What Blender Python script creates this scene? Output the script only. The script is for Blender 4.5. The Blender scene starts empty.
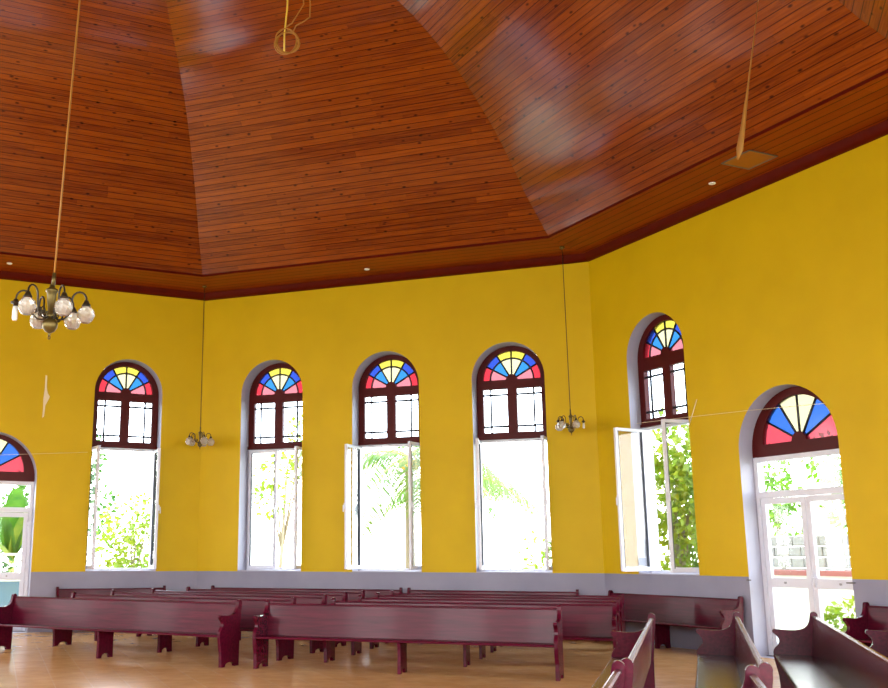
import bpy, bmesh, math, random
from mathutils import Vector, Matrix
from mathutils.geometry import tessellate_polygon
random.seed(7)
PI = math.pi
SC = bpy.context.scene
COL = SC.collection
SIDE, APO, WTOP, DADO = 8.7169, 10.5222, 7.3177, 1.2
WT = 0.5                      # wall thickness
FD = 0.36                     # depth of the frames in the reveals

# ------------------------------------------------------------------ helpers
def link(o):
    COL.objects.link(o); return o

def tag(o, label=None, cat=None, group=None, kind=None):
    if label: o['label'] = label
    if cat: o['category'] = cat
    if group: o['group'] = group
    if kind: o['kind'] = kind
    return o

def empty(name, loc=(0, 0, 0), rz=0.0, label=None, cat=None, group=None, kind=None):
    o = bpy.data.objects.new(name, None); link(o)
    o.empty_display_size = 0.2
    o.location = loc; o.rotation_euler = (0, 0, rz)
    return tag(o, label, cat, group, kind)

class MB:
    """collects faces of one mesh"""
    def __init__(s):
        s.v = []; s.f = []; s.m = []; s.sm = []
    def add(s, vs, fs, mi=0, smooth=False):
        b = len(s.v); s.v += [tuple(p) for p in vs]
        for f in fs:
            s.f.append(tuple(b + i for i in f)); s.m.append(mi); s.sm.append(smooth)
    def box(s, c, d, mi=0, M=None):
        x, y, z = [q / 2 for q in d]
        vs = [Vector((c[0] + a * x, c[1] + b * y, c[2] + e * z)) for a in (-1, 1) for b in (-1, 1) for e in (-1, 1)]
        if M: vs = [M @ p for p in vs]
        s.add(vs, [(0, 1, 3, 2), (4, 6, 7, 5), (0, 4, 5, 1), (2, 3, 7, 6), (0, 2, 6, 4), (1, 5, 7, 3)], mi)
    def span(s, a, b, mi=0):
        s.box([(p + q) / 2 for p, q in zip(a, b)], [abs(q - p) for p, q in zip(a, b)], mi)
    def tube(s, pts, r, n=8, mi=0, caps=True):
        pts = [Vector(p) for p in pts]
        rs = r if isinstance(r, (list, tuple)) else [r] * len(pts)
        rings = []; up = None
        for i, p in enumerate(pts):
            t = (pts[min(i + 1, len(pts) - 1)] - pts[max(i - 1, 0)]).normalized()
            if up is None:
                up = t.orthogonal().normalized()
            up = (up - t * up.dot(t)); up = up.normalized() if up.length > 1e-6 else t.orthogonal().normalized()
            w = t.cross(up)
            rings.append([p + (up * math.cos(2 * PI * k / n) + w * math.sin(2 * PI * k / n)) * rs[i] for k in range(n)])
        vs = [q for rg in rings for q in rg]; fs = []
        for i in range(len(pts) - 1):
            for k in range(n):
                a = i * n + k; b = i * n + (k + 1) % n
                fs.append((a, b, b + n, a + n))
        s.add(vs, fs, mi, True)
        if caps:
            s.add(rings[0], [tuple(range(n))[::-1]], mi); s.add(rings[-1], [tuple(range(n))], mi)
    def lathe(s, prof, n=20, c=(0, 0, 0), mi=0, smooth=True):
        vs = []; fs = []
        for r, z in prof:
            for k in range(n):
                a = 2 * PI * k / n
                vs.append((c[0] + r * math.cos(a), c[1] + r * math.sin(a), c[2] + z))
        for i in range(len(prof) - 1):
            for k in range(n):
                a = i * n + k; b = i * n + (k + 1) % n
                fs.append((a, b, b + n, a + n))
        s.add(vs, fs, mi, smooth)
    def prism(s, loops, axis, lo, hi, mi=0, mi_side=None, hole_side=None):
        """extrude a polygon with holes. axis 'x': loop=(y,z); axis 'y': loop=(x,z)"""
        def P(p, t):
            return (t, p[0], p[1]) if axis == 'x' else (p[0], t, p[1])
        flat = [p for l in loops for p in l]
        tri = tessellate_polygon([[Vector((p[0], p[1], 0)) for p in l] for l in loops])
        N = len(flat)
        s.add([P(p, lo) for p in flat] + [P(p, hi) for p in flat],
              [tuple(t) for t in tri] + [tuple(N + i for i in t)[::-1] for t in tri], mi)
        for li, l in enumerate(loops):
            n = len(l); m = mi if mi_side is None else mi_side
            if li and hole_side is not None: m = hole_side
            vs = [P(p, lo) for p in l] + [P(p, hi) for p in l]
            s.add(vs, [(i, (i + 1) % n, n + (i + 1) % n, n + i) for i in range(n)], m)
    def build(s, name, mats, parent=None, bevel=0.0, seg=2, fix=True):
        me = bpy.data.meshes.new(name)
        me.from_pydata(s.v, [], s.f)
        mats = mats if isinstance(mats, (list, tuple)) else [mats]
        for m in mats: me.materials.append(m)
        me.polygons.foreach_set('material_index', s.m)
        me.polygons.foreach_set('use_smooth', s.sm)
        if fix:
            bm = bmesh.new(); bm.from_mesh(me)
            bmesh.ops.remove_doubles(bm, verts=bm.verts, dist=1e-5)
            bmesh.ops.recalc_face_normals(bm, faces=bm.faces)
            bm.to_mesh(me); bm.free()
        me.update()
        o = bpy.data.objects.new(name, me); link(o)
        if parent: o.parent = parent
        if bevel:
            b = o.modifiers.new('bevel', 'BEVEL'); b.width = bevel; b.segments = seg
            b.limit_method = 'ANGLE'; b.angle_limit = math.radians(40)
        return o

def arc(cx, cz, r, a0, a1, n):
    return [(cx + r * math.cos(a0 + (a1 - a0) * i / n), cz + r * math.sin(a0 + (a1 - a0) * i / n)) for i in range(n + 1)]

def copy_tree(o, parent=None):
    c = o.copy(); COL.objects.link(c)
    if parent:
        c.parent = parent
    for ch in list(o.children):
        copy_tree(ch, c)
    return c

# ------------------------------------------------------------------ materials
def mat(name):
    m = bpy.data.materials.new(name); m.use_nodes = True
    nt = m.node_tree; b = nt.nodes['Principled BSDF']
    return m, nt, b

def simple(name, col, rough=0.5, metal=0.0, coat=0.0, spec=0.5, noise=0.0, nscale=8.0, bump=0.0):
    m, nt, b = mat(name)
    b.inputs['Base Color'].default_value = (*col, 1); b.inputs['Roughness'].default_value = rough
    b.inputs['Metallic'].default_value = metal; b.inputs['Coat Weight'].default_value = coat
    b.inputs['Coat Roughness'].default_value = 0.12
    b.inputs['Specular IOR Level'].default_value = spec
    if noise or bump:
        tc = nt.nodes.new('ShaderNodeTexCoord'); n = nt.nodes.new('ShaderNodeTexNoise')
        n.inputs['Scale'].default_value = nscale; n.inputs['Detail'].default_value = 5
        nt.links.new(tc.outputs['Object'], n.inputs['Vector'])
        if noise:
            r = nt.nodes.new('ShaderNodeMixRGB'); r.blend_type = 'MIX'
            r.inputs[1].default_value = (*[c * (1 - noise) for c in col], 1)
            r.inputs[2].default_value = (*[min(1, c * (1 + noise)) for c in col], 1)
            nt.links.new(n.outputs['Fac'], r.inputs[0]); nt.links.new(r.outputs[0], b.inputs['Base Color'])
        if bump:
            bp = nt.nodes.new('ShaderNodeBump'); bp.inputs['Strength'].default_value = bump
            bp.inputs['Distance'].default_value = 0.01
            nt.links.new(n.outputs['Fac'], bp.inputs['Height']); nt.links.new(bp.outputs[0], b.inputs['Normal'])
    return m

def N(nt, t, **kw):
    n = nt.nodes.new(t)
    for k, v in kw.items(): setattr(n, k, v)
    return n

def math_node(nt, op, a, b=None):
    n = N(nt, 'ShaderNodeMath', operation=op)
    for i, q in enumerate((a, b)):
        if q is None: continue
        if isinstance(q, (int, float)): n.inputs[i].default_value = q
        else: nt.links.new(q, n.inputs[i])
    return n.outputs[0]

def ramp(nt, src, stops):
    r = N(nt, 'ShaderNodeValToRGB')
    e = r.color_ramp.elements
    while len(e) < len(stops): e.new(0.5)
    for el, (p, c) in zip(e, stops): el.position = p; el.color = (*c, 1)
    nt.links.new(src, r.inputs[0]); return r.outputs[0]

def wall_paint():
    """yellow paint above a painted grey dado: the colour edge is at a fixed height"""
    m, nt, b = mat('yellow wall paint with grey dado')
    tc = N(nt, 'ShaderNodeTexCoord'); sp = N(nt, 'ShaderNodeSeparateXYZ')
    nt.links.new(tc.outputs['Object'], sp.inputs[0])
    no = N(nt, 'ShaderNodeTexNoise'); no.inputs['Scale'].default_value = 1.3; no.inputs['Detail'].default_value = 6
    nt.links.new(tc.outputs['Object'], no.inputs['Vector'])
    yel = ramp(nt, no.outputs['Fac'], [(0.3, (0.56, 0.365, 0.001)), (0.7, (0.61, 0.40, 0.0015))])
    gry = ramp(nt, no.outputs['Fac'], [(0.3, (0.23, 0.22, 0.29)), (0.7, (0.27, 0.26, 0.33))])
    fac = math_node(nt, 'GREATER_THAN', sp.outputs['Z'], DADO)
    mx = N(nt, 'ShaderNodeMixRGB'); nt.links.new(fac, mx.inputs[0]); nt.links.new(gry, mx.inputs[1]); nt.links.new(yel, mx.inputs[2])
    nt.links.new(mx.outputs[0], b.inputs['Base Color'])
    b.inputs['Roughness'].default_value = 0.5; b.inputs['Specular IOR Level'].default_value = 0.18
    n2 = N(nt, 'ShaderNodeTexNoise'); n2.inputs['Scale'].default_value = 26; n2.inputs['Detail'].default_value = 4
    nt.links.new(tc.outputs['Object'], n2.inputs['Vector'])
    bp = N(nt, 'ShaderNodeBump'); bp.inputs['Strength'].default_value = 0.12; bp.inputs['Distance'].default_value = 0.01
    nt.links.new(n2.outputs['Fac'], bp.inputs['Height']); nt.links.new(bp.outputs[0], b.inputs['Normal'])
    return m

def planks(name, c_dark, c_light, pw=0.125, plen=2.7, rough=0.27, knots=True, tilt=1.0, coat=0.0):
    """varnished tongue and groove boards: UV u runs along the board, v across, both in metres"""
    m, nt, b = mat(name)
    uv = N(nt, 'ShaderNodeTexCoord'); sp = N(nt, 'ShaderNodeSeparateXYZ')
    nt.links.new(uv.outputs['UV'], sp.inputs[0])
    vrow = math_node(nt, 'DIVIDE', sp.outputs['Y'], pw)
    row = math_node(nt, 'FLOOR', vrow); fr = math_node(nt, 'SUBTRACT', vrow, row)
    wn = N(nt, 'ShaderNodeTexWhiteNoise', noise_dimensions='1D'); nt.links.new(row, wn.inputs['W'])
    ush = math_node(nt, 'ADD', math_node(nt, 'DIVIDE', sp.outputs['X'], plen), math_node(nt, 'MULTIPLY', wn.outputs['Value'], 7.31))
    brd = math_node(nt, 'FLOOR', ush)
    cb = N(nt, 'ShaderNodeCombineXYZ'); nt.links.new(row, cb.inputs[0]); nt.links.new(brd, cb.inputs[1])
    wb = N(nt, 'ShaderNodeTexWhiteNoise', noise_dimensions='2D'); nt.links.new(cb.outputs[0], wb.inputs['Vector'])
    # grain: noise stretched along the board, shifted per board
    gv = N(nt, 'ShaderNodeCombineXYZ')
    nt.links.new(math_node(nt, 'MULTIPLY', sp.outputs['X'], 1.1), gv.inputs[0])
    nt.links.new(math_node(nt, 'MULTIPLY', sp.outputs['Y'], 22.0), gv.inputs[1])
    nt.links.new(math_node(nt, 'MULTIPLY', wb.outputs['Value'], 31.0), gv.inputs[2])
    gn = N(nt, 'ShaderNodeTexNoise'); gn.inputs['Scale'].default_value = 1.6; gn.inputs['Detail'].default_value = 6; gn.inputs['Distortion'].default_value = 0.6
    nt.links.new(gv.outputs[0], gn.inputs['Vector'])
    f = math_node(nt, 'ADD', math_node(nt, 'MULTIPLY', wb.outputs['Value'], 0.24), math_node(nt, 'MULTIPLY', gn.outputs['Fac'], 0.88))
    col = ramp(nt, f, [(0.15, c_dark), (0.9, c_light)])
    if knots:
        kv = N(nt, 'ShaderNodeCombineXYZ')
        nt.links.new(math_node(nt, 'MULTIPLY', sp.outputs['X'], 3.2), kv.inputs[0])
        nt.links.new(math_node(nt, 'MULTIPLY', sp.outputs['Y'], 6.0), kv.inputs[1])
        vo = N(nt, 'ShaderNodeTexVoronoi'); vo.inputs['Scale'].default_value = 1.0
        nt.links.new(kv.outputs[0], vo.inputs['Vector'])
        k = ramp(nt, vo.outputs['Distance'], [(0.06, (0.2, 0.1, 0.07)), (0.17, (1, 1, 1))])
        mx = N(nt, 'ShaderNodeMixRGB', blend_type='MULTIPLY'); mx.inputs[0].default_value = 0.9
        nt.links.new(col, mx.inputs[1]); nt.links.new(k, mx.inputs[2]); col = mx.outputs[0]
    # groove between boards
    d = math_node(nt, 'ABSOLUTE', math_node(nt, 'SUBTRACT', fr, 0.5))
    gr = math_node(nt, 'GREATER_THAN', d, 0.44)
    mx2 = N(nt, 'ShaderNodeMixRGB', blend_type='MULTIPLY'); mx2.inputs[2].default_value = (0.4, 0.3, 0.25, 1)
    nt.links.new(gr, mx2.inputs[0]); nt.links.new(col, mx2.inputs[1])
    nt.links.new(mx2.outputs[0], b.inputs['Base Color'])
    b.inputs['Roughness'].default_value = rough; b.inputs['Coat Weight'].default_value = coat; b.inputs['Coat Roughness'].default_value = 0.12; b.inputs['Coat IOR'].default_value = 1.55; b.inputs['Specular IOR Level'].default_value = 0.1
    # every board lies a little crooked, so the gloss breaks up board by board
    slope = math_node(nt, 'MULTIPLY', math_node(nt, 'SUBTRACT', wb.outputs['Value'], 0.5), 0.010 * tilt)
    h = math_node(nt, 'MULTIPLY', slope, fr)
    h = math_node(nt, 'SUBTRACT', h, math_node(nt, 'MULTIPLY', gr, 0.006))
    h = math_node(nt, 'ADD', h, math_node(nt, 'MULTIPLY', gn.outputs['Fac'], 0.0012))
    bp = N(nt, 'ShaderNodeBump'); bp.inputs['Strength'].default_value = 1.0; bp.inputs['Distance'].default_value = 1.0
    nt.links.new(h, bp.inputs['Height']); nt.links.new(bp.outputs[0], b.inputs['Normal'])
    return m

def pew_wood(name, c1, c2, rough=0.22):
    m, nt, b = mat(name)
    tc = N(nt, 'ShaderNodeTexCoord'); mp = N(nt, 'ShaderNodeMapping'); mp.inputs['Scale'].default_value = (1.2, 16, 16)
    nt.links.new(tc.outputs['Object'], mp.inputs[0])
    no = N(nt, 'ShaderNodeTexNoise'); no.inputs['Scale'].default_value = 1.6; no.inputs['Detail'].default_value = 6; no.inputs['Distortion'].default_value = 0.5
    nt.links.new(mp.outputs[0], no.inputs['Vector'])
    nt.links.new(ramp(nt, no.outputs['Fac'], [(0.3, c1), (0.72, c2)]), b.inputs['Base Color'])
    b.inputs['Roughness'].default_value = rough; b.inputs['Specular IOR Level'].default_value = 0.15; b.inputs['Coat Weight'].default_value = 0.06; b.inputs['Coat Roughness'].default_value = 0.08
    bp = N(nt, 'ShaderNodeBump'); bp.inputs['Strength'].default_value = 0.05; bp.inputs['Distance'].default_value = 0.01
    nt.links.new(no.outputs['Fac'], bp.inputs['Height']); nt.links.new(bp.outputs[0], b.inputs['Normal'])
    return m

def floor_tiles():
    m, nt, b = mat('glazed terracotta floor tiles')
    tc = N(nt, 'ShaderNodeTexCoord'); mp = N(nt, 'ShaderNodeMapping'); mp.inputs['Rotation'].default_value = (0, 0, math.radians(-40))
    nt.links.new(tc.outputs['Object'], mp.inputs[0])
    br = N(nt, 'ShaderNodeTexBrick'); br.offset = 0.0; br.squash = 1.0
    br.inputs['Scale'].default_value = 1.0; br.inputs['Brick Width'].default_value = 0.42; br.inputs['Row Height'].default_value = 0.42
    br.inputs['Mortar Size'].default_value = 0.008; br.inputs['Mortar Smooth'].default_value = 0.1; br.inputs['Bias'].default_value = 0
    br.inputs['Color1'].default_value = (0.70, 0.38, 0.14, 1); br.inputs['Color2'].default_value = (0.76, 0.43, 0.17, 1)
    br.inputs['Mortar'].default_value = (0.74, 0.45, 0.21, 1)
    nt.links.new(mp.outputs[0], br.inputs['Vector'])
    no = N(nt, 'ShaderNodeTexNoise'); no.inputs['Scale'].default_value = 4; no.inputs['Detail'].default_value = 6
    nt.links.new(tc.outputs['Object'], no.inputs['Vector'])
    v = ramp(nt, no.outputs['Fac'], [(0.3, (0.82, 0.80, 0.78)), (0.7, (1, 1, 1))])
    mx = N(nt, 'ShaderNodeMixRGB', blend_type='MULTIPLY'); mx.inputs[0].default_value = 1
    nt.links.new(br.outputs['Color'], mx.inputs[1]); nt.links.new(v, mx.inputs[2])
    nt.links.new(mx.outputs[0], b.inputs['Base Color'])
    b.inputs['Roughness'].default_value = 0.18; b.inputs['Specular IOR Level'].default_value = 0.5
    bp = N(nt, 'ShaderNodeBump'); bp.inputs['Strength'].default_value = 0.2; bp.inputs['Distance'].default_value = 0.003
    h = math_node(nt, 'SUBTRACT', math_node(nt, 'MULTIPLY', no.outputs['Fac'], 0.2), br.outputs['Fac'])
    nt.links.new(h, bp.inputs['Height']); nt.links.new(bp.outputs[0], b.inputs['Normal'])
    return m

def glass(name, col, gloss=0.06, rough=0.03):
    """thin pane: tints what is seen through it and mirrors a little"""
    m = bpy.data.materials.new(name); m.use_nodes = True; nt = m.node_tree
    nt.nodes.remove(nt.nodes['Principled BSDF'])
    out = nt.nodes['Material Output']
    tr = N(nt, 'ShaderNodeBsdfTransparent'); tr.inputs[0].default_value = (*col, 1)
    gl = N(nt, 'ShaderNodeBsdfGlossy'); gl.inputs['Roughness'].default_value = rough
    lw = N(nt, 'ShaderNodeLayerWeight'); lw.inputs['Blend'].default_value = 0.25
    f = math_node(nt, 'ADD', math_node(nt, 'MULTIPLY', lw.outputs['Fresnel'], 0.35), gloss)
    mx = N(nt, 'ShaderNodeMixShader'); nt.links.new(f, mx.inputs[0]); nt.links.new(tr.outputs[0], mx.inputs[1]); nt.links.new(gl.outputs[0], mx.inputs[2])
    nt.links.new(mx.outputs[0], out.inputs['Surface'])
    return m

def stained(name, col):
    """coloured church glass: lets coloured light through and scatters some of it"""
    m = bpy.data.materials.new(name); m.use_nodes = True; nt = m.node_tree
    nt.nodes.remove(nt.nodes['Principled BSDF'])
    out = nt.nodes['Material Output']
    tr = N(nt, 'ShaderNodeBsdfTransparent'); tr.inputs[0].default_value = (*col, 1)
    tl = N(nt, 'ShaderNodeBsdfTranslucent'); tl.inputs[0].default_value = (*[min(1, c * 1.6) for c in col], 1)
    gl = N(nt, 'ShaderNodeBsdfGlossy'); gl.inputs['Roughness'].default_value = 0.1
    m1 = N(nt, 'ShaderNodeMixShader'); m1.inputs[0].default_value = 0.25
    nt.links.new(tr.outputs[0], m1.inputs[1]); nt.links.new(tl.outputs[0], m1.inputs[2])
    m2 = N(nt, 'ShaderNodeMixShader'); m2.inputs[0].default_value = 0.03
    nt.links.new(m1.outputs[0], m2.inputs[1]); nt.links.new(gl.outputs[0], m2.inputs[2])
    nt.links.new(m2.outputs[0], out.inputs['Surface'])
    return m

def leafmat(name, c1, c2):
    m, nt, b = mat(name)
    oi = N(nt, 'ShaderNodeTexCoord'); no = N(nt, 'ShaderNodeTexNoise'); no.inputs['Scale'].default_value = 2.5; no.inputs['Detail'].default_value = 3
    nt.links.new(oi.outputs['Object'], no.inputs['Vector'])
    c = ramp(nt, no.outputs['Fac'], [(0.35, c1), (0.65, c2)])
    nt.links.new(c, b.inputs['Base Color']); b.inputs['Roughness'].default_value = 0.5
    tl = N(nt, 'ShaderNodeBsdfTranslucent'); nt.links.new(c, tl.inputs[0])
    mx = N(nt, 'ShaderNodeMixShader'); mx.inputs[0].default_value = 0.4
    nt.links.new(b.outputs[0], mx.inputs[1]); nt.links.new(tl.outputs[0], mx.inputs[2])
    nt.links.new(mx.outputs[0], nt.nodes['Material Output'].inputs['Surface'])
    return m

M = {}
M['wall'] = wall_paint()
M['reveal'] = simple('grey lavender reveal paint', (0.40, 0.39, 0.47), 0.5, noise=0.06, nscale=3)
M['ceil'] = planks('varnished pine ceiling boards', (0.075, 0.003, 0.0001), (0.30, 0.058, 0.0002), rough=0.5, coat=1.0, tilt=1.5)
M['soffit'] = planks('varnished soffit boards', (0.17, 0.018, 0.0003), (0.28, 0.044, 0.0006), rough=0.5, coat=0.12, pw=0.21, plen=4.2, knots=False, tilt=0.5)
M['crown'] = simple('red varnished moulding with painted shade', (0.085, 0.005, 0.001), 0.45, spec=0.08, noise=0.2, nscale=5)  # shade under the soffit is put into this dark colour
M['floor'] = floor_tiles()
M['pew'] = pew_wood('dark mahogany pew varnish', (0.046, 0.0010, 0.009), (0.088, 0.002, 0.014), 0.27)
M['wood'] = simple('dark red window joinery', (0.070, 0.0045, 0.004), 0.4, spec=0.15, noise=0.2, nscale=6)
M['lead'] = simple('dark lead cames', (0.02, 0.02, 0.03), 0.4, metal=0.3)
M['alu'] = simple('white powder coated frame', (0.68, 0.69, 0.76), 0.35)
M['gasket'] = simple('grey rubber gasket', (0.12, 0.13, 0.15), 0.6)
M['steel'] = simple('dull steel fitting', (0.35, 0.34, 0.35), 0.35, metal=0.8)
M['iron'] = simple('dark iron pin', (0.16, 0.15, 0.15), 0.5, metal=0.5)
M['glass'] = glass('clear window glass', (0.95, 0.97, 0.97), 0.02)
M['pane'] = glass('pale leaded glass', (0.90, 0.95, 1.0), 0.03)
M['red'] = stained('red glass', (0.11, 0.0064, 0.010)); M['pink'] = stained('pale pink glass', (0.117, 0.034, 0.042))
M['blue'] = stained('cobalt glass', (0.0053, 0.0135, 0.085)); M['sky'] = stained('sky blue glass', (0.006, 0.039, 0.103))
M['rose'] = stained('rose red glass', (0.115, 0.012, 0.018)); M['azure'] = stained('azure glass', (0.006, 0.024, 0.098))
M['yellow'] = stained('yellow glass', (0.128, 0.106, 0.014)); M['cream'] = stained('cream glass', (0.128, 0.12, 0.071))
M['brass'] = simple('aged brass', (0.12, 0.085, 0.025), 0.34, metal=0.75, noise=0.3, nscale=20)
M['bronze'] = simple('dark bronze', (0.035, 0.025, 0.015), 0.38, metal=0.6)
M['cord'] = simple('ochre flex', (0.30, 0.12, 0.008), 0.6)
M['cordyel'] = simple('yellow flex', (0.62, 0.42, 0.05), 0.5)
M['bulb'] = simple('white plastic lamp', (0.85, 0.84, 0.80), 0.35)
m, nt, b = mat('pressed glass shade')
b.inputs['Base Color'].default_value = (0.88, 0.82, 0.74, 1); b.inputs['Roughness'].default_value = 0.12
b.inputs['Transmission Weight'].default_value = 0.7; b.inputs['IOR'].default_value = 1.25; b.inputs['Coat Weight'].default_value = 0.4
M['shade'] = m
M['white'] = simple('white plastic', (0.8, 0.8, 0.78), 0.4)
M['plaster'] = simple('bare white plaster', (0.78, 0.66, 0.42), 0.8)
M['ground'] = simple('pale gravel ground', (0.55, 0.56, 0.42), 0.9, noise=0.25, nscale=1.2)
M['leafA'] = leafmat('leaf green', (0.06, 0.17, 0.006), (0.17, 0.30, 0.015))
M['leafB'] = leafmat('leaf lime', (0.11, 0.22, 0.008), (0.26, 0.30, 0.02))
M['leafC'] = leafmat('leaf dark green', (0.02, 0.08, 0.006), (0.06, 0.15, 0.012))
M['palm'] = leafmat('palm leaf', (0.055, 0.13, 0.012), (0.13, 0.20, 0.03))
M['rachis'] = simple('palm rib', (0.32, 0.32, 0.06), 0.5)
M['coco'] = simple('orange coconut', (0.66, 0.36, 0.05), 0.5)
M['bark'] = simple('grey bark', (0.22, 0.18, 0.13), 0.9, noise=0.3, nscale=9, bump=0.5)
M['stone'] = simple('grey fieldstone', (0.15, 0.14, 0.13), 0.9, noise=0.4, nscale=5, bump=0.8)
M['limewash'] = simple('white limewash', (0.80, 0.80, 0.80), 0.8)
M['coping'] = simple('pink coping', (0.30, 0.10, 0.10), 0.7)
M['bluewash'] = simple('pale blue wash', (0.16, 0.27, 0.36), 0.7)

# ------------------------------------------------------------------ walls of the octagon
def wl(k, u, d, z=0.0):
    """wall k, u along it from its left corner (seen from inside), d outwards -> world"""
    a = -PI / 4 * k; c, s = math.cos(a), math.sin(a)
    lx, ly = u - SIDE / 2, APO + d
    return Vector((c * lx - s * ly, s * lx + c * ly, z))

def arch(u, half, z0, ztop, n=24):
    sp = ztop - half
    return [(u - half, z0), (u + half, z0)] + arc(u, sp, half, 0, PI, n)

WIN = dict(half=0.745, z0=DADO, top=5.80)
WALLS = {0: 'wall_back', 1: 'wall_back_right', 2: 'wall_right', 3: 'wall_front_right', 4: 'wall_front', 5: 'wall_front_left', 6: 'wall_left', -1: 'wall_back_left'}
DOOR_R, DOOR_L = 4.49, SIDE - 4.45
for k, nm in WALLS.items():
    if k == 0:
        ops = [arch(u, 0.745, DADO, 5.80) for u in (1.73, 4.38, 7.0)]
    elif k == 1:
        ops = [arch(1.73, 0.75, DADO, 5.86), arch(DOOR_R, 0.94, 0.001, 4.10)]
    elif k == -1:
        ops = [arch(SIDE - 1.67, 0.745, DADO, 5.80), arch(DOOR_L, 0.94, 0.001, 4.06), arch(1.73, 0.745, DADO, 5.80)]
    elif k == 3:      # wide entrance: the photographer stands in it
        ops = [[(2.2, 0.001), (6.6, 0.001), (6.6, 4.3), (2.2, 4.3)]]
    else:
        ops = [arch(u, 0.745, DADO, 5.80) for u in (1.73, 4.38, 7.0)]
    mb = MB()
    mb.prism([[(0, 0), (SIDE, 0), (SIDE, WTOP), (0, WTOP)]] + ops, 'y', 0.0, WT, 0, 0, 1)
    o = mb.build(nm, [M['wall'], M['reveal']])
    # mitre the outer corners
    for v in o.data.vertices:
        if v.co.y > WT - 1e-4:
            if v.co.x < 1e-4: v.co.x = -WT * math.tan(PI / 8)
            elif v.co.x > SIDE - 1e-4: v.co.x = SIDE + WT * math.tan(PI / 8)
    o.location = wl(k, 0, 0); o.rotation_euler = (0, 0, -PI / 4 * k)
    tag(o, kind='structure', cat='wall', label={0: 'far yellow wall with three arched windows above a grey dado',
        1: 'yellow wall on the right with one arched window and an arched glass door', -1: 'yellow wall on the left with an arched window and a half seen door'}.get(k, 'yellow wall outside the picture, ' + nm.replace('_', ' ')))

# floor
mb = MB(); R8 = (APO + WT - 0.02) / math.cos(PI / 8)
ring = [(R8 * math.sin(PI / 4 * (i + 0.5)), R8 * math.cos(PI / 4 * (i + 0.5))) for i in range(8)]
mb.add([(x, y, 0) for x, y in ring] + [(x, y, -0.2) for x, y in ring], [tuple(range(8)), tuple(range(15, 7, -1))] + [(i, (i + 1) % 8, 8 + (i + 1) % 8, 8 + i) for i in range(8)])
tag(mb.build('floor', M['floor']), 'glossy orange tan tiled floor of the hall', 'floor', kind='structure')

# ceiling: crown moulding, soffit, riser and eight curved boarded panels
def ringpt(i, p, z):
    r = (APO - p) / math.cos(PI / 8); a = PI / 4 * (i + 0.5)
    sh = 0.11 * max(0.0, 6 - p) / 4.73 if i % 8 == 7 and p > 1.2 else 0.0   # the left hip is a little out of true
    return Vector((r * math.sin(a) + sh, r * math.cos(a), z))

def catmull(pts, n):
    out = []
    for i in range(len(pts) - 1):
        p0 = pts[max(i - 1, 0)]; p1 = pts[i]; p2 = pts[i + 1]; p3 = pts[min(i + 2, len(pts) - 1)]
        for j in range(n):
            t = j / n
            out.append(tuple(0.5 * (2 * b + (c - a) * t + (2 * a - 5 * b + 4 * c - d) * t * t + (3 * b - a - 3 * c + d) * t ** 3) for a, b, c, d in zip(p0, p1, p2, p3)))
    out.append(pts[-1]); return out

def octa_shell(name, prof, material, smooth, label):
    """one strip per side, each with its own UV: u along the side, v along the profile, metres"""
    me = bpy.data.meshes.new(name); bm = bmesh.new(); uvl = bm.loops.layers.uv.new('UVMap')
    s = [0.0]
    for a, b2 in zip(prof, prof[1:]): s.append(s[-1] + math.hypot(b2[0] - a[0], b2[1] - a[1]))
    for k in range(8):
        L = [bm.verts.new(ringpt(k - 1, p, z)) for p, z in prof]; R = [bm.verts.new(ringpt(k, p, z)) for p, z in prof]
        for i in range(len(prof) - 1):
            if (R[i + 1].co - L[i + 1].co).length < 1e-3:
                vs = [L[i], R[i], L[i + 1]]
                uv = [(-(APO - prof[i][0]) * math.tan(PI / 8), s[i]), ((APO - prof[i][0]) * math.tan(PI / 8), s[i]), (0, s[i + 1])]
            else:
                vs = [L[i], R[i], R[i + 1], L[i + 1]]
                h0 = (APO - prof[i][0]) * math.tan(PI / 8); h1 = (APO - prof[i + 1][0]) * math.tan(PI / 8)
                uv = [(-h0, s[i]), (h0, s[i]), (h1, s[i + 1]), (-h1, s[i + 1])]
            f = bm.faces.new(vs); f.smooth = smooth
            for lp, q in zip(f.loops, uv): lp[uvl].uv = (q[0] + 40 + 11.3 * k, q[1] + 60 * k * 0.125)
    bmesh.ops.recalc_face_normals(bm, faces=bm.faces)
    bm.to_mesh(me); bm.free(); me.materials.append(material)
    o = bpy.data.objects.new(name, me); link(o)
    return tag(o, label, 'ceiling' if name == 'ceiling' else 'trim', kind='structure')

PROF = [(1.36, 7.51), (1.68, 7.81), (2.03, 8.15), (2.74, 8.95), (3.4, 9.53), (4.1, 10.02), (4.86, 10.38), (5.45, 10.57), (6.3, 10.80), (7.5, 11.03), (9.0, 11.2), (10.52, 11.25)]
octa_shell('ceiling', catmull(PROF, 4), M['ceil'], True, 'domed ceiling of varnished orange pine boards')
octa_shell('trim_1', [(0.0, WTOP), (0.05, WTOP + 0.005), (0.10, WTOP + 0.05), (0.12, WTOP + 0.10), (0.15, WTOP + 0.145)], M['crown'], True, 'crown moulding along the top of the yellow walls, shade painted dark red')
octa_shell('trim_2', [(0.15, 7.4627), (1.36, 7.4627)], M['soffit'], False, 'flat boarded soffit between the walls and the domed ceiling')
octa_shell('trim_3', [(1.36, 7.4627), (1.36, 7.51)], M['crown'], False, 'riser board at the foot of the ceiling boards, recess shade painted dark red')  # shadow line of the step is painted by the dark board

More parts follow.
